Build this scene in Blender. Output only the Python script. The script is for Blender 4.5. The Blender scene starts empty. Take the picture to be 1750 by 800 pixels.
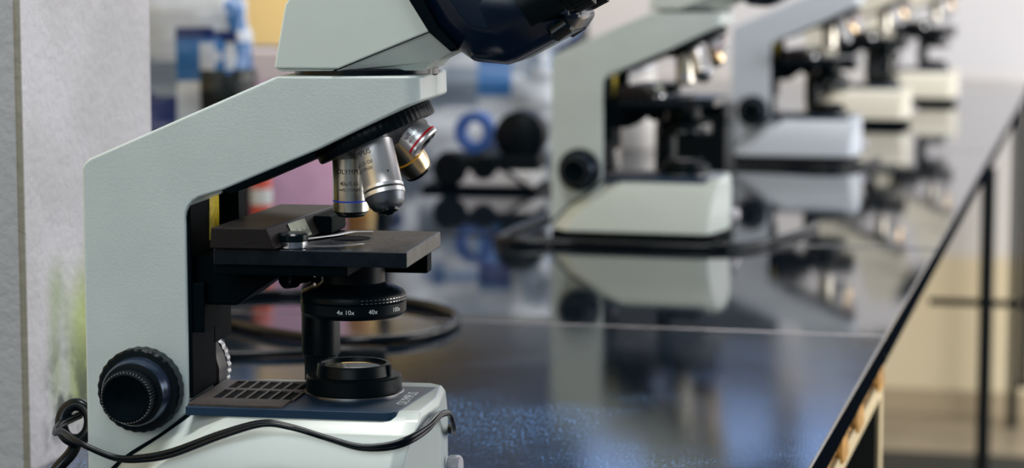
import bpy, bmesh, math, random
from mathutils import Vector, Matrix, noise
random.seed(7)
PI = math.pi
S = bpy.context.scene
COL = S.collection
ZT = 0.92                                    # height of the bench tops

# ---------------------------------------------------------------- camera
cd = bpy.data.cameras.new('camera'); cam = bpy.data.objects.new('camera', cd); COL.objects.link(cam)
cd.sensor_width = 36; cd.lens = 85; cd.clip_start = 0.02
cam.location = (0, 0, ZT + 0.35)
cam.rotation_euler = (PI/2 - math.radians(6.6946), 0, math.radians(13.7497))
cd.dof.use_dof = True; cd.dof.focus_distance = 1.48; cd.dof.aperture_fstop = 7.2; cd.dof.aperture_blades = 0
S.camera = cam
# ---------------------------------------------------------------- world, lights, exposure
S.view_settings.view_transform = 'Standard'; S.view_settings.look = 'None'
S.view_settings.gamma = 1; S.view_settings.exposure = 0.12; S.view_settings.use_curve_mapping = False
w = bpy.data.worlds.new('world'); S.world = w; w.use_nodes = True
w.node_tree.nodes['Background'].inputs[0].default_value = (0.50, 0.66, 0.85, 1)
w.node_tree.nodes['Background'].inputs[1].default_value = 0.11
def area(name, loc, target, sx, sy, power, col):
    l = bpy.data.lights.new(name, 'AREA'); l.shape = 'RECTANGLE'; l.size = sx; l.size_y = sy; l.energy = power; l.color = col
    o = bpy.data.objects.new(name, l); COL.objects.link(o); o.location = loc
    o.rotation_euler = (Vector(target) - Vector(loc)).to_track_quat('-Z', 'Y').to_euler(); return o
area('ceiling_lamp', (-0.45, 1.15, 2.75), (-0.5, 1.4, ZT), 0.55, 0.4, 24, (1.0, 0.97, 0.95))
area('window_light_side', (2.6, 3.2, 1.5), (-0.5, 3.6, 0.9), 2.4, 2.2, 85, (1.0, 0.96, 0.93))
area('window_light_behind', (-0.5, -1.2, 2.1), (-0.5, 1.6, 1.0), 1.6, 1.3, 25, (0.86, 0.95, 1.0))
area('back_wall_fill', (2.4, 5.0, 1.1), (-0.3, 6.6, 0.55), 1.4, 1.2, 75, (1.0, 0.96, 0.92))  # added fill that brightens the back wall and the space under the bench
area('far_fill_light', (-0.6, 4.4, 2.8), (-0.6, 4.4, ZT), 1.2, 2.4, 45, (1.0, 0.97, 0.94))  # added overhead fill to light the far left of the room

# ---------------------------------------------------------------- materials
def mat(name, col, rough=0.5, metal=0.0, noise_amt=0.0, nscale=50, bump=0.0, bscale=400, rough_amt=0.0, spec=0.5, coat=0.0):
    m = bpy.data.materials.new(name); m.use_nodes = True; nt = m.node_tree; N = nt.nodes; L = nt.links
    p = N['Principled BSDF']; p.inputs['Base Color'].default_value = (*col, 1); p.inputs['Roughness'].default_value = rough
    p.inputs['Metallic'].default_value = metal; p.inputs['Specular IOR Level'].default_value = spec; p.inputs['Coat Weight'].default_value = coat
    g = N.new('ShaderNodeNewGeometry')
    if noise_amt or rough_amt:
        n = N.new('ShaderNodeTexNoise'); n.inputs['Scale'].default_value = nscale; n.inputs['Detail'].default_value = 6
        L.new(g.outputs['Position'], n.inputs['Vector'])
        if noise_amt:
            r = N.new('ShaderNodeMapRange'); r.inputs['From Min'].default_value = 0.3; r.inputs['From Max'].default_value = 0.7
            r.inputs['To Min'].default_value = 1 - noise_amt; r.inputs['To Max'].default_value = 1 + noise_amt*0.5
            L.new(n.outputs['Fac'], r.inputs['Value'])
            h = N.new('ShaderNodeHueSaturation'); h.inputs['Color'].default_value = (*col, 1)
            L.new(r.outputs[0], h.inputs['Value']); L.new(h.outputs[0], p.inputs['Base Color'])
        if rough_amt:
            r = N.new('ShaderNodeMapRange'); r.inputs['From Min'].default_value = 0.3; r.inputs['From Max'].default_value = 0.7
            r.inputs['To Min'].default_value = max(0.02, rough - rough_amt); r.inputs['To Max'].default_value = rough + rough_amt
            L.new(n.outputs['Fac'], r.inputs['Value']); L.new(r.outputs[0], p.inputs['Roughness'])
    if bump:
        n = N.new('ShaderNodeTexNoise'); n.inputs['Scale'].default_value = bscale; n.inputs['Detail'].default_value = 4
        L.new(g.outputs['Position'], n.inputs['Vector'])
        b = N.new('ShaderNodeBump'); b.inputs['Strength'].default_value = bump; b.inputs['Distance'].default_value = 0.001
        L.new(n.outputs['Fac'], b.inputs['Height']); L.new(b.outputs[0], p.inputs['Normal'])
    return m
ENAMEL = mat('pale_enamel', (0.54, 0.625, 0.625), 0.32, bump=0.10, bscale=700, noise_amt=0.05, nscale=25)
ENAMEL_SMOOTH = mat('smooth_enamel', (0.60, 0.68, 0.655), 0.24, noise_amt=0.03, nscale=25)
BLUISH = mat('bluish_enamel', (0.58, 0.65, 0.74), 0.32)
CREAM = mat('cream_enamel', (0.70, 0.68, 0.58), 0.35)
BLACK = mat('black_plastic', (0.0015, 0.005, 0.0075), 0.36, spec=0.10, bump=0.05, bscale=900)
BLACKS = mat('black_satin', (0.002, 0.006, 0.009), 0.2, spec=0.22)
BLACKM = mat('black_matt', (0.001, 0.004, 0.006), 0.55, spec=0.02, bump=0.2, bscale=1200)
BINO = mat('binocular_plastic', (0.002, 0.008, 0.022), 0.2, spec=0.3, bump=0.02, bscale=1400)
NAVY = mat('navy_cover', (0.006, 0.03, 0.07), 0.4, spec=0.3)
CHROME = mat('chrome', (0.66, 0.67, 0.70), 0.2, 1.0, rough_amt=0.05, nscale=200)
NICKEL = mat('satin_nickel', (0.60, 0.58, 0.50), 0.27, 1.0)
BRASS = mat('warm_nickel', (0.66, 0.52, 0.33), 0.27, 1.0)
STEEL = mat('steel', (0.45, 0.45, 0.45), 0.3, 1.0)
SATIN = mat('satin_aluminium', (0.74, 0.74, 0.76), 0.34, 0.72)
CLIP = mat('clip_steel', (0.22, 0.23, 0.24), 0.42, 0.9)
TURRET = mat('turret_steel', (0.10, 0.10, 0.105), 0.35, 0.8)
CONE = mat('cone_steel', (0.20, 0.22, 0.25), 0.4, 1.0)
INK = mat('black_print', (0.01, 0.01, 0.012), 0.5)
WHITEP = mat('white_print', (0.75, 0.8, 0.82), 0.5)
STAGEM = mat('stage_black', (0.002, 0.006, 0.011), 0.27, spec=0.22, rough_amt=0.06, nscale=90)
HOLDER = mat('holder_black', (0.010, 0.008, 0.008), 0.36, spec=0.13, bump=0.35, bscale=1500)
GRILLE = mat('dusty_grille', (0.045, 0.035, 0.03), 0.5, noise_amt=0.5, nscale=300)
RED = mat('red_paint', (0.6, 0.01, 0.02), 0.35); YEL = mat('yellow_paint', (0.85, 0.42, 0.02), 0.35); BLU = mat('blue_paint', (0.02, 0.06, 0.55), 0.35)
STICK = mat('yellow_sticker', (0.80, 0.62, 0.02), 0.45, noise_amt=0.3, nscale=300)
RUBBER = mat('cable_rubber', (0.002, 0.005, 0.008), 0.25, spec=0.25)
SCALE = mat('scale_label', (0.42, 0.46, 0.36), 0.5)
SCREW = mat('red_screw', (0.45, 0.04, 0.02), 0.4)
def glass(name, col):
    m = mat(name, col, 0.03); p = m.node_tree.nodes['Principled BSDF']; p.inputs['Coat Weight'].default_value = 1; p.inputs['IOR'].default_value = 1.8; return m
LENS = glass('lens_glass', (0.02, 0.03, 0.05))
LAMPG = glass('lamp_lens_glass', (0.22, 0.2, 0.12))

# ---------------------------------------------------------------- mesh helpers (millimetres inside a thing)
MM = 0.001
def link(name, bm, m, parent=None, smooth=False, bevel=0, seg=2, k=MM, ang=30):
    me = bpy.data.meshes.new(name)
    bmesh.ops.recalc_face_normals(bm, faces=bm.faces)
    if k != 1: bmesh.ops.scale(bm, vec=(k, k, k), verts=bm.verts)
    bm.to_mesh(me); bm.free(); me.materials.append(m)
    if smooth or bevel:
        me.polygons.foreach_set('use_smooth', [True]*len(me.polygons)); me.update()
        try: me.set_sharp_from_angle(angle=math.radians(38))
        except Exception: pass
    o = bpy.data.objects.new(name, me); COL.objects.link(o); o.parent = parent
    if bevel:
        b = o.modifiers.new('bevel', 'BEVEL'); b.width = bevel*k if k != 1 else bevel; b.segments = seg; b.limit_method = 'ANGLE'; b.angle_limit = math.radians(ang); b.harden_normals = True
    return o
def prism(bm, pts, b0, b1):
    """pts in the (a, z) plane, pulled from b0 to b1"""
    v0 = [bm.verts.new((a, b0, z)) for a, z in pts]; v1 = [bm.verts.new((a, b1, z)) for a, z in pts]
    n = len(pts); bm.faces.new(v0); bm.faces.new(v1[::-1])
    for i in range(n): bm.faces.new((v0[(i+1) % n], v0[i], v1[i], v1[(i+1) % n]))
    return v0, v1
def prism_z(bm, pts, z0, z1):
    v0 = [bm.verts.new((x, y, z0)) for x, y in pts]; v1 = [bm.verts.new((x, y, z1)) for x, y in pts]
    n = len(pts); bm.faces.new(v0); bm.faces.new(v1[::-1])
    for i in range(n): bm.faces.new((v0[(i+1) % n], v0[i], v1[i], v1[(i+1) % n]))
    return v0, v1
def box(bm, x0, x1, y0, y1, z0, z1): return prism_z(bm, [(x0, y0), (x1, y0), (x1, y1), (x0, y1)], z0, z1)
def frame(axis):
    w_ = Vector(axis).normalized(); h = Vector((0, -1, 0)) if abs(w_.y) < 0.9 else Vector((0, 0, 1))
    n0 = (h - w_*h.dot(w_)).normalized(); return w_, n0, (-w_).cross(n0)
def lathe(bm, prof, c, axis=(0, 0, 1), n=48, knurl=0, kd=0.0, krange=None):
    """prof: (radius, distance along axis)"""
    w_, n0, r0 = frame(axis); c = Vector(c); rings = []
    for i, (r, h) in enumerate(prof):
        if r <= 1e-6: rings.append([bm.verts.new(c + w_*h)]); continue
        ring = []
        for j in range(n):
            rr = r
            if knurl and krange and krange[0] <= i <= krange[1]: rr = r - kd*(0.5 + 0.5*math.cos(2*PI*knurl*j/n))
            t = 2*PI*j/n; ring.append(bm.verts.new(c + w_*h + n0*(rr*math.cos(t)) + r0*(rr*math.sin(t))))
        rings.append(ring)
    for a, b in zip(rings, rings[1:]):
        if len(a) == 1 and len(b) == 1: continue
        for j in range(n):
            k2 = (j+1) % n
            if len(a) == 1: bm.faces.new((a[0], b[j], b[k2]))
            elif len(b) == 1: bm.faces.new((a[j], b[0], a[k2]))
            else: bm.faces.new((a[j], b[j], b[k2], a[k2]))
    return bm
def solid(prof): return [(0, prof[0][1])] + prof + [(0, prof[-1][1])]
def tube(bm, pts, r, n=12, smooth_steps=6):
    P = [Vector(p) for p in pts]; Q = []
    for i in range(len(P)-1):
        p0 = P[max(i-1, 0)]; p1 = P[i]; p2 = P[i+1]; p3 = P[min(i+2, len(P)-1)]
        for s in range(smooth_steps):
            t = s/smooth_steps
            Q.append(0.5*((2*p1) + (p2-p0)*t + (2*p0-5*p1+4*p2-p3)*t*t + (-p0+3*p1-3*p2+p3)*t**3))
    Q.append(P[-1]); rings = []; up = None
    for i, q in enumerate(Q):
        t = (Q[min(i+1, len(Q)-1)] - Q[max(i-1, 0)]).normalized()
        if up is None: up = t.orthogonal().normalized()
        up = (up - t*up.dot(t)).normalized(); s_ = t.cross(up)
        rings.append([bm.verts.new(q + up*(r*math.cos(2*PI*j/n)) + s_*(r*math.sin(2*PI*j/n))) for j in range(n)])
    for a, b in zip(rings, rings[1:]):
        for j in range(n): bm.faces.new((a[j], b[j], b[(j+1) % n], a[(j+1) % n]))
    bm.faces.new(rings[0][::-1]); bm.faces.new(rings[-1]); return bm
def text_bm(s, size, thick=0.0):
    cu = bpy.data.curves.new('lettering', 'FONT'); cu.body = s; cu.size = size; cu.align_x = 'CENTER'; cu.align_y = 'CENTER'; cu.extrude = thick; cu.resolution_u = 3
    o = bpy.data.objects.new('lettering', cu); COL.objects.link(o)
    me = bpy.data.meshes.new_from_object(o.evaluated_get(bpy.context.evaluated_depsgraph_get()))
    bm = bmesh.new(); bm.from_mesh(me); bpy.data.objects.remove(o); bpy.data.meshes.remove(me); bpy.data.curves.remove(cu); return bm
def wrap_text(bm_out, s, size, c, axis, r, h, phi, squeeze=0.9):
    """lettering bent round a cylinder, tops towards the start of its axis"""
    w_, n0, r0 = frame(axis); c = Vector(c); t = text_bm(s, size)
    vm = {}
    for v in t.verts:
        a = phi + v.co.x*squeeze/r; n = n0*math.cos(a) + r0*math.sin(a)
        vm[v] = bm_out.verts.new(c + w_*(h - v.co.y) + n*(r + 0.12))
    for f in t.faces:
        try: bm_out.faces.new([vm[v] for v in f.verts])
        except ValueError: pass
    t.free()
def empty(name, loc, rz, label, cat, group=None):
    o = bpy.data.objects.new(name, None); COL.objects.link(o); o.location = loc; o.rotation_euler = (0, 0, rz); o.empty_display_size = 0.05
    return tag(o, label, cat, group)
def tag(o, label=None, cat=None, group=None, kind=None):
    if label: o['label'] = label
    if cat: o['category'] = cat
    if group: o['group'] = group
    if kind: o['kind'] = kind
    return o
def copy_tree(o, parent=None):
    c = o.copy(); COL.objects.link(c); c.parent = parent
    for ch in [x for x in ALL if x.parent == o]: copy_tree(ch, c)
    return c

# ================================================================ the room
def node_mix_z(m, bands):
    """colour bands by height: painted walls, one with a dado"""
    nt = m.node_tree; N = nt.nodes; L = nt.links; p = N['Principled BSDF']
    g = N.new('ShaderNodeNewGeometry'); s = N.new('ShaderNodeSeparateXYZ'); L.new(g.outputs['Position'], s.inputs[0])
    r = N.new('ShaderNodeMapRange'); r.inputs['From Min'].default_value = 0; r.inputs['From Max'].default_value = 3
    L.new(s.outputs['Z'], r.inputs['Value']); c = N.new('ShaderNodeValToRGB'); L.new(r.outputs[0], c.inputs[0])
    c.color_ramp.elements[0].position = bands[0][0]/3; c.color_ramp.elements[0].color = (*bands[0][1], 1)
    c.color_ramp.elements[1].position = bands[-1][0]/3; c.color_ramp.elements[1].color = (*bands[-1][1], 1)
    for z, col in bands[1:-1]: e = c.color_ramp.elements.new(z/3); e.color = (*col, 1)
    for l in list(p.inputs['Base Color'].links): L.remove(l)
    L.new(c.outputs[0], p.inputs['Base Color'])
WALLB = mat('painted_wall_back', (0.6, 0.6, 0.62), 0.7)
node_mix_z(WALLB, [(0, (0.78, 0.70, 0.50)), (0.42, (0.80, 0.70, 0.48)), (0.46, (0.76, 0.74, 0.72)), (0.94, (0.72, 0.72, 0.74)), (0.95, (0.66, 0.67, 0.72)), (3, (0.62, 0.64, 0.70))])  # pale middle band puts overexposed light into the wall colour
WALLL = mat('painted_wall_left', (0.8, 0.6, 0.3), 0.7)
node_mix_z(WALLL, [(0, (0.75, 0.7, 0.62)), (1.07, (0.78, 0.70, 0.66)), (1.1, (0.90, 0.64, 0.25)), (3, (0.92, 0.64, 0.24))])
FLOORM = mat('floor_tiles', (0.42, 0.36, 0.27), 0.35, noise_amt=0.2, nscale=4)
b = bmesh.new(); box(b, -1.7, 3.0, -1.6, 6.85, -0.08, 0); tag(link('floor', b, FLOORM, k=1), kind='structure')
b = bmesh.new(); box(b, -1.7, 3.0, 6.65, 6.8, 0, 3); tag(link('wall_back', b, WALLB, k=1), kind='structure')
b = bmesh.new(); box(b, -1.65, -1.5, -1.6, 6.65, 0, 3); tag(link('wall_left', b, WALLL, k=1), kind='structure')
b = bmesh.new(); box(b, -1.5, 3.0, 6.63, 6.65, 0, 0.07); tag(link('baseboard_back', b, mat('baseboard_paint', (0.45, 0.38, 0.26), 0.5), k=1, bevel=0.004), kind='structure')
# glowing framed panel added above the sight line for the bench tops to mirror
def emit(name, col, s_):
    m = bpy.data.materials.new(name); m.use_nodes = True; p = m.node_tree.nodes['Principled BSDF']
    p.inputs['Base Color'].default_value = (*col, 1); p.inputs['Emission Color'].default_value = (*col, 1); p.inputs['Emission Strength'].default_value = s_; return m
WFR = mat('added_frame_paint', (0.03, 0.035, 0.04), 0.4)
def added_window(name, x0, x1, z0, z1, y, col, st, panes):
    f = bmesh.new(); t = 0.05
    box(f, x0, x1, y-0.05, y, z0, z0+t); box(f, x0, x1, y-0.05, y, z1-t, z1)
    for i in range(panes+1):
        xx = x0 + (x1-x0-t)*i/panes; box(f, xx, xx+t, y-0.05, y, z0+t, z1-t)
    fr = tag(link(name, f, WFR, k=1, bevel=0.004), kind='structure')
    for i in range(panes):
        xx = x0 + (x1-x0-t)*i/panes; g_ = bmesh.new(); box(g_, xx+t, xx+(x1-x0-t)/panes, y-0.02, y-0.012, z0+t, z1-t)
        link('pane', g_, emit('reflection_glow_pane', col, st), fr, k=1)
    return fr
added_window('added_window_1', -1.46, -0.50, 1.80, 2.70, 6.65, (0.33, 0.52, 1.0), 0.62, 3)
CABM = mat('reflection_navy', (0.015, 0.025, 0.045), 0.45)
cab = empty('reflection_cabinet', (-1.5, 4.6, 1.42), 0, 'dark blue cabinet added unseen high on the left wall to darken bench reflections', 'cabinet')  # unseen cabinet, added so the near bench mirrors something dark
b = bmesh.new(); box(b, 0, 0.28, -1.6, 1.0, 0, 1.2); link('body', b, CABM, cab, k=1, bevel=0.004)
for i in range(4):
    b = bmesh.new(); box(b, 0.281, 0.298, -1.59+0.65*i, -0.96+0.65*i, 0.01, 1.19); d_ = link('door', b, CABM, cab, k=1, bevel=0.003)
    b = bmesh.new(); box(b, 0.2985, 0.312, -1.03+0.65*i, -1.015+0.65*i, 0.1, 0.25); link('handle', b, STEEL, d_, k=1, bevel=0.002)
b = bmesh.new(); box(b, -1.42, -0.86, 6.62, 6.648, 1.50, 1.76); tag(link('reflection_board', b, CABM, k=1, bevel=0.004), 'dark board added unseen on the back wall to darken bench reflections', 'board')  # unseen board, added as a dark band in the bench reflections

# pillar beside the bench
def pillar():
    m = mat('stained_shaded_plaster', (0.62, 0.61, 0.64), 0.85)
    nt = m.node_tree; N = nt.nodes; L = nt.links; p = N['Principled BSDF']
    g = N.new('ShaderNodeNewGeometry'); sp = N.new('ShaderNodeSeparateXYZ'); L.new(g.outputs['Position'], sp.inputs[0])
    def rng(src, a, b_, c_=0, d_=1, smooth=True):
        r = N.new('ShaderNodeMapRange'); r.interpolation_type = 'SMOOTHSTEP' if smooth else 'LINEAR'
        for k_, v in zip(('From Min', 'From Max', 'To Min', 'To Max'), (a, b_, c_, d_)): r.inputs[k_].default_value = v
        L.new(src, r.inputs['Value']); return r.outputs[0]
    def mul(a, b_, op='MULTIPLY'):
        q = N.new('ShaderNodeMath'); q.operation = op
        for i, v in enumerate((a, b_)):
            if isinstance(v, (int, float)): q.inputs[i].default_value = v
            else: L.new(v, q.inputs[i])
        return q.outputs[0]
    def nz(scale, detail=6, stretch=None):
        n = N.new('ShaderNodeTexNoise'); n.inputs['Scale'].default_value = scale; n.inputs['Detail'].default_value = detail
        if stretch:
            mp = N.new('ShaderNodeMapping'); mp.inputs['Scale'].default_value = stretch; L.new(g.outputs['Position'], mp.inputs[0]); L.new(mp.outputs[0], n.inputs['Vector'])
        else: L.new(g.outputs['Position'], n.inputs['Vector'])
        return n.outputs['Fac']
    def mix(fac, a, col):
        q = N.new('ShaderNodeMix'); q.data_type = 'RGBA'; L.new(fac, q.inputs['Factor'])
        if isinstance(a, tuple): q.inputs['A'].default_value = (*a, 1)
        else: L.new(a, q.inputs['A'])
        q.inputs['B'].default_value = (*col, 1); return q.outputs['Result']
    Y = sp.outputs['Y']; Z = sp.outputs['Z']
    c = mix(rng(nz(9), 0.35, 0.7), (0.60, 0.60, 0.64), (0.48, 0.48, 0.50))
    c = mix(mul(rng(nz(160), 0.60, 0.72), 0.3), c, (0.35, 0.34, 0.3))
    green = mul(mul(rng(Y, 1.510, 1.535), rng(Z, 0.93, 0.96)), mul(rng(Z, 1.075, 1.03), rng(nz(14, 6, (1, 1, 0.4)), 0.3, 0.55)))
    c = mix(mul(green, 0.8), c, (0.30, 0.38, 0.20))
    yel = mul(rng(Y, 1.545, 1.575), mul(rng(Z, 0.93, 0.96), rng(Z, 1.06, 1.01)))
    c = mix(mul(yel, 0.5), c, (0.45, 0.55, 0.10))
    dark = mul(mul(rng(Y, 1.50, 1.53), rng(nz(35), 0.38, 0.55)), mul(rng(Z, 0.922, 0.93), rng(Z, 1.02, 0.955)))
    c = mix(mul(dark, 0.85), c, (0.05, 0.06, 0.05))
    crack = mul(rng(mul(mul(Y, 1.4855, 'SUBTRACT'), 0, 'ADD'), 0.0035, 0.0), rng(nz(60), 0.15, 0.32))
    c = mix(mul(mul(crack, rng(sp.outputs['X'], -0.7045, -0.7035)), 0.8), c, (0.13, 0.12, 0.06))
    c = mix(mul(rng(sp.outputs['X'], -0.7032, -0.7040), 0.8), c, (0.30, 0.33, 0.37))  # near face darkened in colour to stand for its shading
    L.new(c, p.inputs['Base Color'])
    bp = N.new('ShaderNodeBump'); bp.inputs['Strength'].default_value = 0.5; bp.inputs['Distance'].default_value = 0.002
    hh = mul(nz(120, 8), nz(18, 4), 'ADD'); L.new(hh, bp.inputs['Height']); L.new(bp.outputs[0], p.inputs['Normal'])
    b = bmesh.new(); nz_ = 150
    # square pillar, its near right arris chipped unevenly
    rows = []
    for i in range(nz_+1):
        z = 3*i/nz_; j = noise.noise(Vector((z*40, 3, 1)))*0.0012; ch = 0.0022 + j
        rows.append([b.verts.new(v) for v in ((-0.98, 1.484, z), (-0.70-ch, 1.484, z), (-0.70, 1.484+ch, z), (-0.70, 1.711, z), (-0.98, 1.711, z))])
    for r0, r1 in zip(rows, rows[1:]):
        for k_ in range(5): b.faces.new((r0[k_], r0[(k_+1) % 5], r1[(k_+1) % 5], r1[k_]))
    b.faces.new(rows[0][::-1]); b.faces.new(rows[-1])
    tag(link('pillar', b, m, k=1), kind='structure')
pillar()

# ================================================================ benches
def bench_mat(name, r0, r1, dust_glint, speck, ior):
    m = bpy.data.materials.new(name); m.use_nodes = True; nt = m.node_tree; N = nt.nodes; L = nt.links; p = N['Principled BSDF']
    p.inputs['IOR'].default_value = ior; g = N.new('ShaderNodeNewGeometry')
    n1 = N.new('ShaderNodeTexNoise'); n1.inputs['Scale'].default_value = 7; n1.inputs['Detail'].default_value = 8; L.new(g.outputs['Position'], n1.inputs['Vector'])
    n2 = N.new('ShaderNodeTexNoise'); n2.inputs['Scale'].default_value = 850; n2.inputs['Detail'].default_value = 6; L.new(g.outputs['Position'], n2.inputs['Vector'])
    mp = N.new('ShaderNodeMapping'); mp.inputs['Scale'].default_value = (1, 0.15, 1); mp.inputs['Rotation'].default_value = (0, 0, 0.5); L.new(g.outputs['Position'], mp.inputs[0])
    n3 = N.new('ShaderNodeTexNoise'); n3.inputs['Scale'].default_value = 700; n3.inputs['Detail'].default_value = 3; L.new(mp.outputs[0], n3.inputs['Vector'])
    rr = N.new('ShaderNodeMapRange'); rr.inputs['From Min'].default_value = 0.35; rr.inputs['From Max'].default_value = 0.65; rr.inputs['To Min'].default_value = r0; rr.inputs['To Max'].default_value = r1
    L.new(n1.outputs['Fac'], rr.inputs['Value']); L.new(rr.outputs[0], p.inputs['Roughness'])
    a = N.new('ShaderNodeMath'); a.operation = 'ADD'; L.new(n2.outputs['Fac'], a.inputs[0]); L.new(n3.outputs['Fac'], a.inputs[1])
    s = N.new('ShaderNodeMapRange'); s.inputs['From Min'].default_value = 1.03; s.inputs['From Max'].default_value = 1.20; L.new(a.outputs[0], s.inputs['Value'])
    k = N.new('ShaderNodeMath'); k.operation = 'MULTIPLY'; L.new(s.outputs[0], k.inputs[0])
    s2 = N.new('ShaderNodeMapRange'); s2.inputs['From Min'].default_value = 0.42; s2.inputs['From Max'].default_value = 0.62; s2.inputs['To Max'].default_value = speck; L.new(n1.outputs['Fac'], s2.inputs['Value']); sy = N.new('ShaderNodeSeparateXYZ'); L.new(g.outputs['Position'], sy.inputs[0])
    yr = N.new('ShaderNodeMapRange'); yr.inputs['From Min'].default_value = 2.0; yr.inputs['From Max'].default_value = 1.8; yr.inputs['To Min'].default_value = 0.12; L.new(sy.outputs['Y'], yr.inputs['Value'])   # worn flecks with painted sky glint lie near the user's end
    wk = N.new('ShaderNodeMath'); wk.operation = 'MULTIPLY'; L.new(s2.outputs[0], wk.inputs[0]); L.new(yr.outputs[0], wk.inputs[1]); L.new(wk.outputs[0], k.inputs[1])
    mx = N.new('ShaderNodeMix'); mx.data_type = 'RGBA'; mx.inputs['A'].default_value = (0.005, 0.009, 0.015, 1); mx.inputs['B'].default_value = (*dust_glint, 1)
    L.new(k.outputs[0], mx.inputs['Factor']); L.new(mx.outputs['Result'], p.inputs['Base Color'])
    bp = N.new('ShaderNodeBump'); bp.inputs['Strength'].default_value = 0.06 if speck > 0.3 else 0.008; bp.inputs['Distance'].default_value = 0.0005
    L.new(a.outputs[0], bp.inputs['Height']); L.new(bp.outputs[0], p.inputs['Normal'])
    return m
TOP1 = bench_mat('scratched_black_top', 0.03, 0.10, (0.14, 0.34, 0.74), 1.0, 1.5)  # blue of the flecks is sky reflection put into the dust colour
TOP2 = bench_mat('polished_black_top', 0.03, 0.06, (0.15, 0.18, 0.22), 0.12, 1.65)
PLY = mat('chipped_plywood', (0.62, 0.32, 0.06), 0.7, noise_amt=0.5, nscale=60)
CREAMMETAL = mat('cream_steel', (0.72, 0.60, 0.36), 0.4)
DARKWOOD = mat('dark_panel', (0.006, 0.007, 0.007), 0.7, spec=0.0)
LIP = mat('black_lip', (0.004, 0.006, 0.01), 0.6, spec=0.0)

t1 = empty('lab_bench', (-0.5, 1.55, 0), 0, 'near black-topped bench with scratched dusty surface under the nearest microscope', 'bench')
def rel(pts, o): return [(x-o[0], y-o[1]) for x, y in pts]
O1 = (-0.5, 1.55)
b = bmesh.new(); prism_z(b, rel([(-0.187, 0.95), (-0.187, 2.1985), (-1.45, 2.1985), (-1.45, 1.716), (-0.695, 1.716), (-0.695, 0.95)], O1), ZT-0.022, ZT)
link('tabletop', b, TOP1, t1, k=1, bevel=0.0018, seg=3)
b = bmesh.new(); box(b, 0.3131, 0.3138, -0.59, 0.6475, ZT-0.0215, ZT-0.0028); link('lip', b, LIP, t1, k=1)
b = bmesh.new()                                            # broken plywood showing under the lip
pts = []; n = 260
for i in range(n+1):
    y = 0.96 + 1.23*i/n; e = (0.012 if noise.noise(Vector((y*16, 0, 0))) > 0.12 else 0.0005) + abs(noise.noise(Vector((y*60, 5, 0))))*0.004
    pts.append((y, e))
va = [b.verts.new((-0.200-O1[0], y-O1[1], ZT-0.022)) for y, e in pts]; vb = [b.verts.new((-0.193+e*0.5-O1[0], y-O1[1], ZT-0.022)) for y, e in pts]
vc = [b.verts.new((-0.190+e*0.35-O1[0], y-O1[1], ZT-0.028-e)) for y, e in pts]; vd = [b.verts.new((-0.200-O1[0], y-O1[1], ZT-0.030-e)) for y, e in pts]
for i in range(n):
    for p_, q_ in ((va, vb), (vb, vc), (vc, vd)): b.faces.new((p_[i], p_[i+1], q_[i+1], q_[i]))
link('plywood_core', b, PLY, t1, k=1)['label'] = 'chipped orange-brown plywood edge'
b = bmesh.new(); box(b, 0.288, 0.312, -0.60, 0.64, ZT-0.052, ZT-0.036); link('edge_rail', b, CREAMMETAL, t1, k=1, bevel=0.001)
b = bmesh.new(); box(b, -0.19, 0.30, -0.59, 0.60, ZT-0.036, ZT-0.022); link('subtop', b, DARKWOOD, t1, k=1)
for x, y in ((0.288, 0.62), (0.288, -0.59), (-0.18, -0.59), (-0.93, 0.62), (-0.93, 0.2)):
    b = bmesh.new(); box(b, x, x+0.024, y, y+0.024, 0, ZT-(0.052 if x > 0 else 0.022)); link('leg', b, CREAMMETAL, t1, k=1, bevel=0.001)
b = bmesh.new(); box(b, 0.298, 0.3085, -0.58, 0.618, 0.12, ZT-0.0525); link('side_panel', b, DARKWOOD, t1, k=1, bevel=0.001)

b = bmesh.new(); box(b, -0.95, 0.3128, 0.6488, 0.6513, ZT-0.012, ZT-0.0002); link('joint_strip', b, mat('pale_joint_line', (0.40, 0.37, 0.42), 0.5, noise_amt=0.5, nscale=60), t1, k=1)  # pale strip along the joint of the two benches
O2 = (-0.5, 4.4)
t2 = empty('lab_bench', (O2[0], O2[1], 0), 0, 'long mirror-polished black bench running back to the wall behind the near bench', 'bench')
cuts = [2.2015, 2.868, 4.30, 5.45, 6.62]
tilt = [(-0.0016, 0), (-0.0012, 0), (0.0005, 0), (0.0, 0)]
for i, (y0, y1) in enumerate(zip(cuts, cuts[1:])):
    b = bmesh.new(); prism_z(b, rel([(-0.187, y0), (-0.187, y1-0.002), (-1.45, y1-0.002), (-1.45, y0)], O2), ZT-0.020, ZT)
    for v in b.verts:
        if v.co.z > ZT-0.01: v.co.z += (tilt[i][0])*(v.co.y + O2[1] - (y0+y1)/2)
    link('slab', b, TOP2, t2, k=1, bevel=0.0015, seg=3)
b = bmesh.new(); box(b, 0.290, 0.308, -2.18, 2.2, ZT-0.036, ZT-0.020); link('edge_rail', b, LIP, t2, k=1, bevel=0.001)
b = bmesh.new(); box(b, 0.3131, 0.3137, -2.19, 2.2, ZT-0.0185, ZT-0.003); link('lip', b, LIP, t2, k=1)
for x, y in ((0.272, 2.1), (-0.93, -2.1), (-0.93, 2.1)):
    b = bmesh.new(); box(b, x, x+0.026, y, y+0.026, 0, ZT-0.020); link('leg', b, CREAMMETAL if x < 0 else BLACK, t2, k=1, bevel=0.001)

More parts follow.
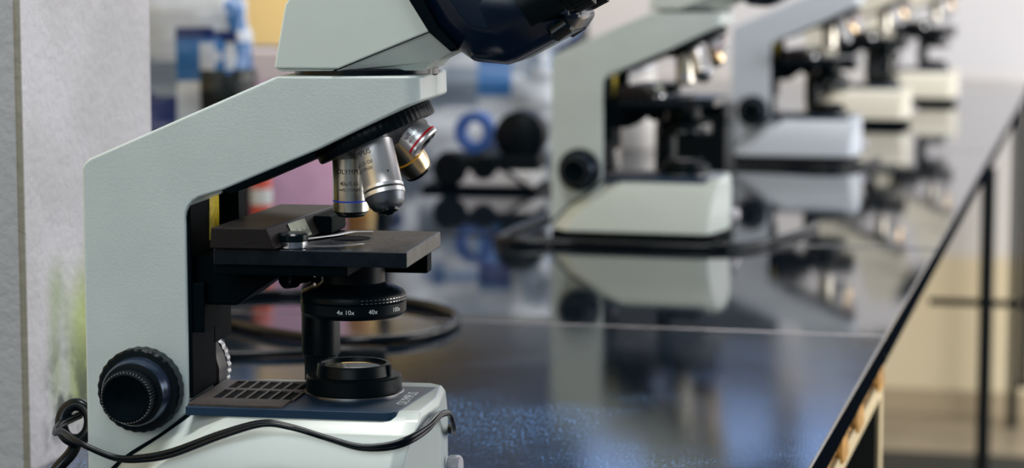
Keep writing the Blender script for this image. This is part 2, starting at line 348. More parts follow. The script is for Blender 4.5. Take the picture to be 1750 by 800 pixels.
# black steel stand by the right end of the long bench
st = empty('steel_stand', (-0.155, 4.66, 0), 0, 'black steel stand with crossbar beyond the right edge of the long bench', 'stand')
b = bmesh.new(); lathe(b, solid([(0.0135, 0.012), (0.0135, 0.86)]), (-0.052, 0, 0), n=20); link('post', b, BLACK, st, smooth=True, k=1)
b = bmesh.new(); box(b, -0.16, 0.13, -0.12, 0.20, 0, 0.012); link('foot_plate', b, BLACK, st, k=1, bevel=0.003)
b = bmesh.new(); lathe(b, solid([(0.007, -0.16), (0.007, 0.14)]), (0, 0.0, 0.600), (1, 0, 0), n=16); link('crossbar', b, BLACK, st, smooth=True, k=1)
b = bmesh.new(); lathe(b, solid([(0.010, 0.44), (0.0085, 0.46), (0.0085, 1.02)]), (0.022, 0, 0), n=16); link('upright', b, BLACK, st, smooth=True, k=1)
# dark flat slab on the floor in front of the back wall
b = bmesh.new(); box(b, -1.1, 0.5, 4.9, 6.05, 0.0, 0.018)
tag(link('floor_slab', b, mat('dark_floor_slab', (0.01, 0.015, 0.018), 0.6, bump=0.4, bscale=300), k=1, bevel=0.004), 'dark flat slab on the floor in front of the back wall', 'mat')

# ================================================================ microscope
def microscope(loc, rz, label):
    R = empty('microscope', loc, rz, label, 'microscope', 'microscopes in a row on the benches')
    # ---- arm
    prof = [(0, 15), (0, 219), (1.5, 222.5), (5, 225.3), (122, 275.9), (209, 276.6), (209.5, 262), (198.5, 257.6), (145, 231.8), (87.5, 207.4)]
    for t in range(5):
        a = math.radians(115 + t*16.25); prof.append((78.5 + 14*math.cos(a), 190 + 14*math.sin(a)))
    prof += [(64.6, 186), (64.6, 72), (33, 46), (14, 33), (14, 15)]
    b = bmesh.new(); v0, v1 = prism(b, prof, 0, 55)
    up = [(2, 130)] + prof[1:14] + [(64.6, 186), (64.6, 130)]; prism(b, up, 50, 90)
    fr = [e for e in b.edges if {round(e.verts[0].co.y), round(e.verts[1].co.y)} in ({0}, {90}, {50}, {55}) and all(v.co.x > 208 for v in e.verts)]
    bmesh.ops.bevel(b, geom=fr, offset=11, segments=5, affect='EDGES', profile=0.5)
    link('arm', b, ENAMEL, R, bevel=1.6, seg=3)
    # ---- base
    b = bmesh.new()
    # body in levels: (z, near b, far b, near front a, middle front a, far front a, rear a)
    rings = []
    for z, n_, f_, a0, a1, a2, sl in ((14, -36, 106, 200, 213, 206, 1), (40, -33, 105, 202.5, 213, 206, 22), (56, -30, 103, 205, 213, 206.5, 46), (66, -26, 99, 208, 212.5, 206.5, 60), (74, -18.3, 92, 210.5, 212.5, 207, 70), (78.6, -12, 84, 209.5, 211, 206, 72)):
        rings.append([b.verts.new(q) for q in ((sl, -0.6, z), (sl+24, n_+1, z), (a0-8, n_, z), (a0, n_+2, z), (a1, 35, z), (a2, f_-7, z), (a2-8, f_, z), (sl+20, f_-2, z), (sl, f_-14, z))])
    for r0, r1 in zip(rings, rings[1:]):
        for k_ in range(9): b.faces.new((r0[k_], r0[(k_+1) % 9], r1[(k_+1) % 9], r1[k_]))
    b.faces.new(rings[0][::-1]); b.faces.new(rings[-1])
    link('base', b, ENAMEL_SMOOTH, R, bevel=1.2, seg=3, ang=12)
    b = bmesh.new(); tube(b, [(70, -0.9, 75.5), (59, -0.9, 66), (45, -0.9, 56), (21, -0.9, 40.3), (1, -0.9, 19)], 1.1, 8, 3); link('seam_strip', b, BLACKM, R, smooth=True)
    b = bmesh.new(); box(b, 6, 204, -24, 112, 2, 14.2); link('underbase', b, BLACKM, R, bevel=2)
    for x, y in ((20, 0), (20, 85), (190, -14), (190, 100)):
        b = bmesh.new(); lathe(b, solid([(8, 0), (9, 2.2)]), (x, y, 0), n=20); link('rubber_foot', b, BLACKM, R, smooth=True)
    b = bmesh.new(); lathe(b, solid([(6.4, 0), (7.2, 1.0), (7.2, 7), (6.2, 8)]), (211, 73.2, 27.8), (1, -0.1, 0), n=32, knurl=16, kd=0.5, krange=(1, 3)); link('brightness_dial', b, mat('dial_grey', (0.55, 0.54, 0.60), 0.35) if 'dial_grey' not in bpy.data.materials else 0, R, smooth=True)['label'] = 'silver brightness dial'
    # ---- dark cover plate with grille on the base
    b = bmesh.new(); prism_z(b, [(68, -18.8), (188, -19.4), (193, -18.4), (196, -15.5), (197.5, -9), (204.5, 68), (68, 68)], 73.6, 79.0)
    # recessed grille: the plate is a slab with a tray; bars stand on it
    link('cover_plate', b, NAVY, R, bevel=0.6)
    b = bmesh.new(); box(b, 69, 127, -17, 67, 79.0, 79.15); box(b, 69, 127, -17, 5, 79.1, 80.3); box(b, 69, 127, 33, 39, 79.1, 80.3); box(b, 69, 127, 63, 67, 79.1, 80.3)
    for r_ in (0, 1):
        y0 = 5 + 34*r_; y1 = 33 + 30*r_
        for k_ in range(9): box(b, 69+k_*7.25-0.01, 70.8+k_*7.25 if k_ else 78, y0, y1, 79.1, 80.3)
    link('vent_grille', b, GRILLE, R)['label'] = 'dusty brown-black vent grille'
    for r_ in (0, 1):
        for k_ in range(1, 8):
            bb = bmesh.new(); box(bb, 71+k_*7.25, 76.1+k_*7.25, 5.2+34*r_, 32.8+30*r_, 79.12, 79.35); link('vent_slot', bb, BLACKM, R)
    t = text_bm('OLYMPUS', 9.4, 0.05); bmesh.ops.rotate(t, cent=(0, 0, 0), matrix=Matrix.Rotation(PI/2, 3, 'Z'), verts=t.verts); bmesh.ops.translate(t, vec=(194.5, 27, 79.12), verts=t.verts)
    link('lettering', t, WHITEP, R)
    # ---- illuminator
    b = bmesh.new(); lathe(b, [(0, 79), (30.4, 79), (30.6, 80.2), (29.6, 80.6), (29.6, 89), (28.6, 90.2), (23.4, 90.2), (23.0, 91), (22.6, 96), (21.8, 97.2), (20.0, 97.2), (19.3, 95.6), (19.3, 93)], (157, 45, 0), n=64); il = link('illuminator', b, BLACK, R, smooth=True)
    b = bmesh.new(); lathe(b, [(19.35, 94.6), (15, 95.6), (9, 96.3), (0, 96.6)], (157, 45, 0), n=48); link('lamp_lens', b, LAMPG, il, smooth=True)
    b = bmesh.new(); lathe(b, [(30.0, 79.0), (30.9, 79.1), (30.9, 79.9), (29.7, 80.3)], (157, 45, 0), n=64); link('trim_ring', b, STEEL, il, smooth=True)
    b = bmesh.new(); box(b, 176, 180.5, 39, 45, 89.5, 96.8); link('retaining_tab', b, BLACKM, il, bevel=0.5); b = bmesh.new(); box(b, 134.5, 138, 42, 47, 89.5, 96.5); link('retaining_tab', b, BLACKM, il, bevel=0.5)
    # ---- focus knobs (near and far)
    for s_, y_ in ((-1, -0.2), (1, 92)):
        ax = (0, s_, 0); c = (36.4, y_, 86.0)
        b = bmesh.new(); lathe(b, [(25.2, 0), (25.8, 1.2), (25.8, 10), (24.6, 11.2), (20.6, 11.5), (20.2, 12.5), (19.6, 20), (18.6, 23), (14.6, 23.6), (14, 23.6), (0, 23.6)], c, ax, n=168, knurl=28, kd=0.5, krange=(0, 3))
        kb = link('coarse_focus_knob', b, BLACK, R, smooth=True)
        b = bmesh.new(); lathe(b, [(20.9, 11.6), (20.4, 12.8), (19.9, 20.2), (18.9, 22.2)], c, ax, n=64); link('satin_collar', b, mat('satin_collar', (0.03, 0.05, 0.09), 0.25, 0.6) if s_ < 0 and 'satin_collar' not in bpy.data.materials else bpy.data.materials['satin_collar'], kb, smooth=True)
        b = bmesh.new(); lathe(b, [(15.6, 23.4), (16.0, 24.2), (16.0, 33), (15.4, 34.6), (14.0, 35.2)], c, ax, n=144, knurl=48, kd=0.55, krange=(0, 4)); fk = link('fine_focus_knob', b, BLACK, kb, smooth=True)
        b = bmesh.new(); lathe(b, [(14.1, 35.2), (13.6, 34.8), (7, 34.2), (6, 33.4), (4, 32.6), (0, 32.2)], c, ax, n=64); link('finger_dimple', b, BLACKM, kb, smooth=True)
        b = bmesh.new(); n_ = 48; w_, n0, r0 = frame(ax)
        for j in range(n_):
            a = 2*PI*(j+0.5)/n_; n__ = n0*math.cos(a) + r0*math.sin(a); q = Vector(c) + w_*34.4 + n__*15.1; lathe(b, solid([(0.42, -0.4), (0.3, 0.5)]), q, ax, n=6)
        link('knurl_tips', b, STEEL, kb)
    b = bmesh.new(); lathe(b, solid([(27, 0), (30, 2), (30.4, 18), (29, 20)]), (36.4, 60, 84), (0, 1, 0), n=96, knurl=24, kd=0.3, krange=(2, 3)); link('tension_ring', b, mat('tension_rubber', (0.035, 0.022, 0.018), 0.4) if 'tension_rubber' not in bpy.data.materials else 0, R, smooth=True)['label'] = 'brownish black tension ring'
    b = bmesh.new(); lathe(b, solid([(29, 0), (30.5, 1), (30.5, 8), (29, 9)]), (36.4, 81, 84), (0, 1, 0), n=120, knurl=40, kd=1.0, krange=(2, 3)); link('friction_collar', b, STEEL, R, smooth=True)['label'] = 'silver knurled collar'
    # ---- dark inner column with rack
    b = bmesh.new(); box(b, 60, 66.8, 2.0, 54, 80, 200); box(b, 60, 67.2, 50, 88.5, 106, 200); box(b, 12, 60, 55, 92, 80, 106); box(b, 64, 74, 4, 42, 120, 150); link('inner_column', b, BLACKM, R, bevel=0.8)
    b = bmesh.new(); box(b, 66.8, 67.3, 42, 63, 172, 201); link('sticker', b, STICK, R)['label'] = 'yellow inspection sticker'
    b = bmesh.new(); lathe(b, solid([(2.6, 0), (2.6, 5), (1.6, 6)]), (67, 76, 186), (1, 0, 0), n=16); link('screw', b, SCREW, R, smooth=True)['label'] = 'small red screw'
    b = bmesh.new(); box(b, 68, 78, 70, 86, 165, 204); link('rack_rail', b, BLACKM, R, bevel=0.8)
    # ---- stage bracket
    b = bmesh.new(); prism(b, [(66, 136), (92, 136), (104, 145), (124, 158), (140, 166), (66, 166)], 12, 74); link('stage_bracket', b, BLACKM, R, bevel=1.5)
    # ---- stage
    b = bmesh.new(); box(b, 88, 204.5, -23.5, 83, 165.6, 175.1); sg = link('stage', b, STAGEM, R, bevel=0.7)
    b = bmesh.new(); box(b, 87, 168, -19, 78, 159, 165.6); box(b, 165, 200.5, 60, 74, 151.5, 165.6); link('stage_underplate', b, BLACKM, R, bevel=1)
    b = bmesh.new(); lathe(b, [(0, 175.22), (12.2, 175.22), (12.2, 175.4), (11.4, 175.4)], (157, 38, 0), n=48); link('stage_opening', b, BLACKM, sg)
    # slide holder
    b = bmesh.new(); v = [b.verts.new(q) for q in ((88, -31, 176), (128, -31, 176), (122, -31, 188.5), (89, -31, 188.5), (93, 104, 176), (140, 104, 176), (134, 104, 188.5), (96, 104, 188.5))]
    for f_ in ((0, 1, 2, 3), (7, 6, 5, 4), (0, 4, 5, 1), (1, 5, 6, 2), (2, 6, 7, 3), (3, 7, 4, 0)): b.faces.new([v[i] for i in f_])
    sh = link('slide_holder', b, HOLDER, R, bevel=0.9)
    b = bmesh.new(); v = [b.verts.new(q) for q in ((130.3, 4, 177.3), (132.9, 36, 177.3), (128.3, 36, 187.2), (125.8, 4, 187.2))]; b.faces.new(v)
    bmesh.ops.translate(b, vec=(0.5, 0, 0.2), verts=b.verts); link('scale_strip', b, SCALE, sh)['label'] = 'pale scale strip with black ticks'
    b = bmesh.new()
    for k_ in range(17):
        y_ = 5.5 + k_*1.8; long_ = 4.6 if k_ % 5 == 0 else 2.8; a_ = 130.3 + 2.6*(y_-4)/32 + 0.7
        f_ = lambda z: a_ - (z-177.3)*0.46
        b.faces.new([b.verts.new(q) for q in ((f_(178.5), y_, 178.7), (f_(178.5), y_+0.6, 178.7), (f_(178.5+long_), y_+0.6, 178.7+long_), (f_(178.5+long_), y_, 178.7+long_))])
    link('scale_ticks', b, INK, sh)
    b = bmesh.new(); box(b, 118, 142, 52, 92, 175.1, 187); link('holder_carriage', b, BLACKM, R, bevel=2)
    b = bmesh.new(); lathe(b, solid([(6.0, 175.1), (8.4, 175.6), (8.4, 179.2), (6.5, 179.4)]), (134, -13, 0), n=40); cs = link('clip_knob', b, CHROME, R, smooth=True)
    b = bmesh.new(); lathe(b, solid([(8.2, 179.2), (8.9, 180), (8.9, 183.2), (8.0, 184.2)]), (134, -13, 0), n=40); link('knob_cap', b, BLACKS, cs, smooth=True)['label'] = 'black knob cap'
    for q in ([(139, -13, 0), (150, -12, 0), (162, -8, 0), (172, 4, 0)], [(129, 17, 0), (136, 28, 0), (146, 45, 0), (152, 62, 0), (165, 66, 0)]):
        b = bmesh.new(); tube(b, q, 2.6, 8, 5)
        for v_ in b.verts: v_.co.z = 176.2 + v_.co.z*0.18
        link('slide_clip', b, CLIP, R, smooth=True)['label'] = 'curved steel slide clip'
    # coaxial stage knobs on the far side
    b = bmesh.new(); lathe(b, solid([(9, 165), (9, 141), (10.5, 140), (12.3, 137), (12.3, 94), (10.6, 92.5), (10.6, 70), (9.5, 68)]), (124, 96, 0), n=64, knurl=32, kd=0.4, krange=(5, 8)); link('stage_drive_knob', b, BLACK, R, smooth=True)
    # ---- condenser
    b = bmesh.new(); lathe(b, solid([(19.5, 165), (19.5, 148), (21.5, 146), (27, 144.5), (31.0, 142.5), (32.4, 140.5), (32.4, 137.6), (31.6, 137.0), (32.6, 136.2), (32.4, 130.2), (30, 127.5), (14, 126.5)]), (157, 45, 0), n=128, knurl=64, kd=0.35, krange=(6, 7)); co = link('condenser', b, BLACK, R, smooth=True)
    b = bmesh.new()
    for s_, ph in (('4x', -2), ('10x', 8.5), ('40x', 34), ('100x', 66)): wrap_text(b, s_, 3.9, (157, 45, 132.9), (0, 0, -1), 32.5, 0, math.radians(ph), 1)
    link('lettering', b, WHITEP, co)
    b = bmesh.new()
    for k_ in range(15):
        a = math.radians(22 + k_*5); 
        for zz in (138.0, 140.0):
            n__ = Vector((math.sin(a), -math.cos(a), 0)); q = Vector((157, 45, zz)) + n__*32.55; t_ = Vector((math.cos(a), math.sin(a), 0))
            b.faces.new([b.verts.new(q + t_*x_ + Vector((0, 0, y_))) for x_, y_ in ((-0.8, -0.2), (0.8, -0.2), (0.8, 0.2), (-0.8, 0.2))])
    link('grip_marks', b, STEEL, co)
    b = bmesh.new(); lathe(b, solid([(4.2, -2), (4.4, 6), (6.5, 7), (6.5, 15), (5, 16)]), (127, 40, 151), (-0.6, -0.8, 0), n=32, knurl=16, kd=0.4, krange=(3, 4)); link('centring_screw', b, BLACKS, R, smooth=True)
    b = bmesh.new()
    for z in (147, 152.5): lathe(b, solid([(1.2, 0), (1.0, 1)]), (137.5, 27, z+1), (-0.3, -1, 0), n=12)
    link('screw_heads', b, STEEL, co, smooth=True)
    b = bmesh.new(); prism(b, [(86, 206.9), (144, 231.4), (144, 227.4), (92, 205.0)], 1.5, 88); link('underside_trim', b, BLACKM, R, bevel=0.5)
    # ---- nosepiece
    T = Vector((math.sin(math.radians(25)), 0, -math.cos(math.radians(25)))); Np = Vector((math.cos(math.radians(25)), 0, math.sin(math.radians(25))))
    D = Vector((169.5, 45, 243.6))
    b = bmesh.new(); lathe(b, solid([(30, -1.5), (38.0, 0), (38.6, 1), (38.6, 7.4), (37.4, 8.6), (33, 8.8)]), D, T, n=180, knurl=60, kd=0.7, krange=(2, 4)); npz = link('nosepiece', b, BLACK, R, smooth=True)
    b = bmesh.new(); lathe(b, solid([(34, 8), (30, 9.2), (22, 12.5), (14, 16)]), D, T, n=48); link('turret', b, TURRET, npz, smooth=True)
    B = Vector((0, 1, 0)); c25 = math.cos(math.radians(25)); s25 = math.sin(math.radians(25))
    def objective(kind, off, dirv, prof, m, rings, texts, label):
        c = D + T*5 + off
        b = bmesh.new(); lathe(b, prof, c, dirv, n=64); o = link('objective', b, m, R, smooth=True); o['label'] = label
        for r_, h0, h1, mm in rings:
            b = bmesh.new(); lathe(b, [(r_-0.6, h0), (r_, h0), (r_, h1), (r_-0.6, h1)], c, dirv, n=64); link('colour_ring', b, mm, o, smooth=True)
        if texts:
            b = bmesh.new()
            for s_, size, r_, h, ph in texts: wrap_text(b, s_, size, c, dirv, r_, h, math.radians(ph), 0.95)
            link('lettering', b, INK, o)
    def at_(ph): u = -Np*math.cos(math.radians(ph)) - B*math.sin(math.radians(ph)); return u*18, T*c25 + u*s25
    o_, d_ = at_(-4)
    objective('40', o_, d_, [(9, 0), (11, 2), (11.1, 40), (9.2, 42.2), (8.6, 42.4)], NICKEL, [(11.2, 33.2, 34.2, BLU)],
              [('OLYMPUS', 4.3, 11.1, 15.2, 12), ('40x/0.65', 3.6, 11.1, 22.5, 8), ('\u221e/0.17/FN20', 2.6, 11.1, 26.3, 8)], 'silver objective with a blue ring pointing straight down')
    o_, d_ = at_(84); o_ = o_ + Np*3.2; d_ = (T + (-B*0.30 - Np*0.15)).normalized()
    objective('100', o_, d_, [(9, 0), (11.8, 1.5), (12, 32.5), (12.3, 33), (12.3, 35), (11.6, 35.2), (11.6, 36.2), (12.4, 36.4), (12.4, 38.8)], SATIN, [(12.45, 33.2, 35.0, SATIN), (11.7, 35.2, 36.3, INK), (12.5, 36.4, 38.9, SATIN)],
              [('OLYMPUS', 4.6, 12, 12.5, -44), ('100x/1.25 Oil', 3.2, 12, 19.0, -40), ('\u221e/0.17/FN20', 2.6, 12, 22.8, -36), ('\u2022', 5, 12, 27, 38)], 'chrome objective with a black band, nearest the camera')
    b = bmesh.new(); lathe(b, [(12.3, 38.8), (11.6, 40), (10.8, 43.5), (8.6, 46.5), (6.4, 47.6)], D + T*5 + o_, d_, n=48)
    link('tip_cone', b, CONE, [x for x in COL.objects if x.parent == R and x.name.startswith('objective')][-1], smooth=True)
    o_, d_ = at_(257)
    objective('10', o_, d_, [(9, 0), (10.8, 2), (10.9, 29), (9.4, 34), (7.5, 35.0)], BRASS, [(11.1, 22.4, 23.5, YEL)], [], 'objective with a yellow ring behind the chrome one')
    o_, d_ = at_(174)
    objective('4', o_, d_, [(9, 0), (10.7, 1.5), (10.8, 17.0), (10.8, 19.2), (10.0, 20.2), (8.2, 20.4), (8, 18)], SATIN, [(11.0, 16.4, 17.8, RED)],
              [('OLYMPUS', 4.2, 10.8, 6.4, -4), ('4x/0.10', 3.2, 10.8, 10.4, -4), ('\u221e/-/FN20', 2.6, 10.8, 13.8, 0)], 'short objective with a red ring tilted to the right')
    nose = [(8.7, 42.0, *at_(-4), 44.4, 4), (6.4, 47.4, at_(84)[0] + Np*3.2, (T + (-B*0.30 - Np*0.15)).normalized(), 50.4, 2.6), (9.6, 34, *at_(257), 37, 5), (8.1, 18, *at_(174), 20, 5.5)]
    obs = [x for x in R.users_collection[0].objects if x.parent == R and x.name.startswith('objective')]
    for (r_, h, off, dv, h2, r2), oo in zip(nose, obs):
        b = bmesh.new(); lathe(b, [(r_, h), (r_*0.94, h + (h2-h)*0.6), (r2, h2), (r2*0.9, h2-0.4), (0, h2-1)], D + T*5 + off, dv, n=48); link('nose_cap', b, BLACKS, oo, smooth=True)
    # ---- head
    b = bmesh.new(); lathe(b, solid([(43, 275.0), (43.8, 276), (43.8, 279.4), (42, 280.2)]), (166.5, 45, 0), n=96); link('head_mount', b, BLACKS, R, smooth=True)
    b = bmesh.new(); prism(b, [(119.8, 280.2), (159, 280.2), (215.6, 303.2), (205, 321.2), (188, 350), (150, 352), (127.0, 318)], 0, 90)
    hd = link('head', b, ENAMEL_SMOOTH, R, bevel=1.4, seg=3)
    b = bmesh.new(); v0, v1 = prism(b, [(124, 278.6), (208.5, 279.2), (212.5, 284.0), (228.5, 292.2), (216.2, 303.2), (158.8, 279.9), (120.8, 279.9)], 1.5, 88.5)
    e_ = [e for e in b.edges if {round(e.verts[0].co.y), round(e.verts[1].co.y)} in ({2}, {88}) and all(v.co.z < 293 for v in e.verts) and all(v.co.x > 200 for v in e.verts)]
    for v_ in b.verts:
        if v_.co.z < 293 and v_.co.x > 205: v_.co.y += 13 if v_.co.y < 45 else -13
        elif v_.co.x > 200 and v_.co.z < 300: v_.co.y += 8 if v_.co.y < 45 else -8
    link('head_underside', b, ENAMEL_SMOOTH, R, bevel=3.0, seg=4, ang=20)
    b = bmesh.new(); tube(b, [(158, -0.1, 280.2), (159.4, -0.1, 280.4), (215.6, -0.1, 303.1)], 0.35, 6, 2); link('head_seam', b, BLACKM, R)
    # binocular body
    b = bmesh.new(); outl = [(204, 322), (215.5, 303), (227.8, 291.6), (237.8, 284.6), (258, 282.9), (264, 285.0), (298.0, 303.2), (303, 311), (292, 338), (262, 352), (190, 349)]
    rings = []
    for bb_, k_ in ((-6, 0.0), (-5.5, 0.42), (-2, 0.62), (5, 0.86), (12, 0.97), (18, 1.0), (72, 1.0), (78, 0.97), (85, 0.86), (92, 0.62), (95.5, 0.42), (96, 0.0)):
        cx_, cz_ = 244, 318
        if k_ == 0: rings.append([b.verts.new((cx_, bb_, cz_))]); continue
        rings.append([b.verts.new((cx_ + (x_-cx_)*k_, bb_, cz_ + (z_-cz_)*k_)) for x_, z_ in outl])
    for r0, r1 in zip(rings, rings[1:]):
        for k_ in range(11):
            k2 = (k_+1) % 11
            if len(r0) == 1: b.faces.new((r0[0], r1[k2], r1[k_]))
            elif len(r1) == 1: b.faces.new((r0[k_], r0[k2], r1[0]))
            else: b.faces.new((r0[k_], r0[k2], r1[k2], r1[k_]))
    bn = link('binocular_body', b, BINO, R, bevel=2.0, seg=4, ang=25)
    b = bmesh.new(); prism(b, [(202, 321.5), (214, 302.4), (227.5, 290.6), (231, 293.4), (219, 306), (209, 324), (192, 352), (187, 349.5)], -3.2, 93.2); link('binocular_rim', b, BLACKM, R, bevel=1.2)
    for y_ in (12, 78):
        ax = Vector((math.cos(math.radians(28)), 0, math.sin(math.radians(28))))
        b = bmesh.new(); lathe(b, solid([(19, 0), (19, 22), (17.2, 23), (17.2, 26), (19.4, 27), (19.4, 38), (17, 39), (15.5, 60), (20, 64), (21, 72), (18, 78)]), Vector((268, y_, 318)), ax, n=96, knurl=32, kd=0.8, krange=(5, 6)); ep = link('eyepiece', b, BLACK, R, smooth=True)
        b = bmesh.new(); lathe(b, [(12, 78.2), (8, 76.4), (0, 75.6)], Vector((268, y_, 318)), ax, n=32); link('eye_lens', b, LENS, ep, smooth=True)
        b = bmesh.new(); lathe(b, solid([(3, 0), (5.4, 2), (5.4, 12), (4.2, 13.5)]), Vector((285, y_-8, 300.5)), Vector((0.8, 0, 0.55)), n=24); link('interpupillary_screw', b, BLACKS, ep, smooth=True)
    for y_ in (6, 84):
        b = bmesh.new(); prism(b, [(232, 330), (236, 330), (296, 316), (296, 312), (236, 322)], y_-6, y_+6); link('body_rib', b, BINO, bn, bevel=1)
    return R
YAW1 = math.radians(4.8025)
m1 = microscope((-0.5977, 1.3501, ZT), YAW1, 'nearest microscope, sharp in focus beside the pillar, with a cord round its base')
bpy.context.view_layer.update()
ALL = [o for o in COL.objects]
for loc, rz, label, cream in (((-0.651, 2.861, ZT), -1.0, 'second microscope from the camera, blurred, grey-green, in the middle of the picture', 0),
                      ((-0.600, 3.985, ZT), 0.5, 'third microscope from the camera, bluish white, behind the second one', 0),
                      ((-0.590, 4.90, ZT), -1.0, 'fourth microscope from the camera, cream, just behind the third one', 1),
                      ((-0.539, 5.63, ZT), -1.0, 'farthest microscope, cream, last in the row before the back wall', 1)):
    c = copy_tree(m1); c.location = loc; c.rotation_euler = (0, 0, math.radians(rz)); c['label'] = label
    if label.startswith('third'):
        for ch in COL.objects:
            if ch.parent == c and ch.name.split('.')[0] in ('arm', 'base', 'head', 'head_underside'):
                ch.material_slots[0].link = 'OBJECT'; ch.material_slots[0].material = BLUISH
    if cream:
        for ch in COL.objects:
            if ch.parent == c and ch.name.split('.')[0] in ('arm', 'base', 'head', 'head_underside'):
                ch.material_slots[0].link = 'OBJECT'; ch.material_slots[0].material = CREAM

# ================================================================ cords
def local1(p):
    v = Matrix.Rotation(YAW1, 3, 'Z') @ Vector((p[0], p[1], p[2]))*MM; return Vector((-0.5977, 1.3501, ZT)) + v
pc = empty('power_cord', local1((-20, 30, 0)), 0, 'thin twin black power cord draped around the base of the nearest microscope', 'cord')
base_ = Vector(pc.location)
path = [(-22, 52, 58), (-27, 30, 56), (-22, 4, 56), (-9, -18, 61), (7, -36.5, 58.8), (30, -38, 50.5), (48, -39.5, 51.0), (66.8, -40, 55.3), (95.6, -39, 66.6), (120.5, -38, 74.0), (138, -38, 72.2), (159.2, -38.5, 66.6), (178, -39, 62.0), (194, -36, 62.0), (206, -30, 65), (214, -12, 69.0), (217, 8, 72.5), (219, 28, 70.5), (219, 42, 63), (217, 58, 54), (213, 82, 48), (208, 103, 45), (196, 110, 44), (150, 111, 42), (90, 109, 40)]
for k_, dz in enumerate((1.25, -1.25)):
    b = bmesh.new(); pts = []
    for i, p in enumerate(path):
        tw = math.sin(i*0.9 + k_*PI)*0.9
        pts.append((local1((p[0], p[1] + tw*0.6, p[2] + dz*(0.6+0.4*math.cos(i*0.9)))) - base_))
    tube(b, pts, 0.00165, 10, 6); link('cord_strand', b, RUBBER, pc, smooth=True, k=1)
b = bmesh.new(); q = [local1((-21 + 9.5*math.cos(t), 40 + 3*math.sin(t), 55 + 11*math.sin(t))) - base_ for t in [i*2*PI/16 for i in range(17)]]
tube(b, q, 0.0042, 10, 3); link('cord_loop', b, RUBBER, pc, smooth=True, k=1)
b = bmesh.new(); q = [local1(p) - base_ for p in ((-22, 46, 45), (-24, 40, 36), (-32, 34, 26), (-42, 30, 12), (-50, 40, 4.5), (-60, 60, 4.5))]
tube(b, q, 0.0040, 10, 6); link('cord_tail', b, RUBBER, pc, smooth=True, k=1)

def ground_tube(name, pts, r, label, z=None):
    b = bmesh.new(); o = Vector((pts[0][0], pts[0][1], ZT)); tube(b, [Vector((p[0], p[1], ZT + r + 0.0002 + (p[2] if len(p) > 2 else 0))) - o for p in pts], r, 12, 8)
    ob = link(name, b, RUBBER, smooth=True, k=1); ob.location = o; return tag(ob, label, 'cable')
ground_tube('cable', [(-0.86, 2.13), (-0.80, 2.105), (-0.78, 2.099), (-0.726, 2.059), (-0.655, 2.031), (-0.603, 2.055), (-0.582, 2.112), (-0.590, 2.19), (-0.625, 2.245), (-0.665, 2.275), (-0.738, 2.31), (-0.812, 2.300), (-0.87, 2.24)], 0.0045, 'thick black cable looping on the bench top behind the nearest microscope')
ground_tube('cable', [(-0.60, 1.99), (-0.639, 1.985), (-0.667, 1.967), (-0.718, 1.945), (-0.80, 1.93), (-0.95, 1.99)], 0.0035, 'thin black cable lying in front of the thick looped cable')
ground_tube('cable', [(-0.70, 3.06), (-0.70, 2.80), (-0.60, 2.79), (-0.50, 2.785), (-0.42, 2.795), (-0.385, 2.85), (-0.36, 2.95), (-0.35, 3.05)], 0.0045, 'black cable lying round the base of the second microscope')
ground_tube('cable', [(-0.60, 3.90), (-0.50, 3.88), (-0.42, 3.86), (-0.38, 3.93), (-0.36, 4.05)], 0.0045, 'black cable lying before the base of the third microscope')

# ================================================================ goods behind the benches
def crumpled(name, w_, d_, h_, amp, seed, mats, colour, loc, rz, label, cat, taper=0.15):
    b = bmesh.new(); nu, nv = 72, 60; rows = []
    for j in range(nv+1):
        t = j/nv; row = []
        for i in range(nu):
            a = 2*PI*i/nu; ca, sa = math.cos(a), math.sin(a); e = 0.45
            x = math.copysign(abs(ca)**e, ca)*w_/2; y = math.copysign(abs(sa)**e, sa)*d_/2
            th = 1 - taper*t**2 if t < 0.9 else (1-taper)*(1 - ((t-0.9)/0.1)**2*0.85)
            p = Vector((x, y*th, t*h_)); nn = noise.fractal(Vector((x*16, y*16, t*h_*13 + seed)), 0.9, 2.2, 5)
            n_ = Vector((ca, sa, 0)); p += n_*nn*amp*(0.2 + min(1, t*4)); p.x *= (1 - 0.08*max(0, (t-0.9)/0.1)); row.append(b.verts.new(p))
        rows.append(row)
    for r0, r1 in zip(rows, rows[1:]):
        for i in range(nu): b.faces.new((r0[i], r0[(i+1) % nu], r1[(i+1) % nu], r1[i]))
    b.faces.new(rows[0][::-1]); b.faces.new(rows[-1])
    o = link(name, b, mats[0], smooth=True, k=1)
    for m in mats[1:]: o.data.materials.append(m)
    for f in o.data.polygons: f.material_index = colour(f.center.x, f.center.y, f.center.z)
    o.location = loc; o.rotation_euler = (0, 0, rz); return tag(o, label, cat)
PW = mat('white_polythene', (0.60, 0.66, 0.74), 0.28, noise_amt=0.3, nscale=12); PB = mat('blue_print', (0.035, 0.16, 0.42), 0.3); PD = mat('navy_print', (0.005, 0.02, 0.13), 0.35)
PK = mat('black_print_bag', (0.008, 0.014, 0.014), 0.35); PG = mat('grey_polythene', (0.22, 0.28, 0.36), 0.3)
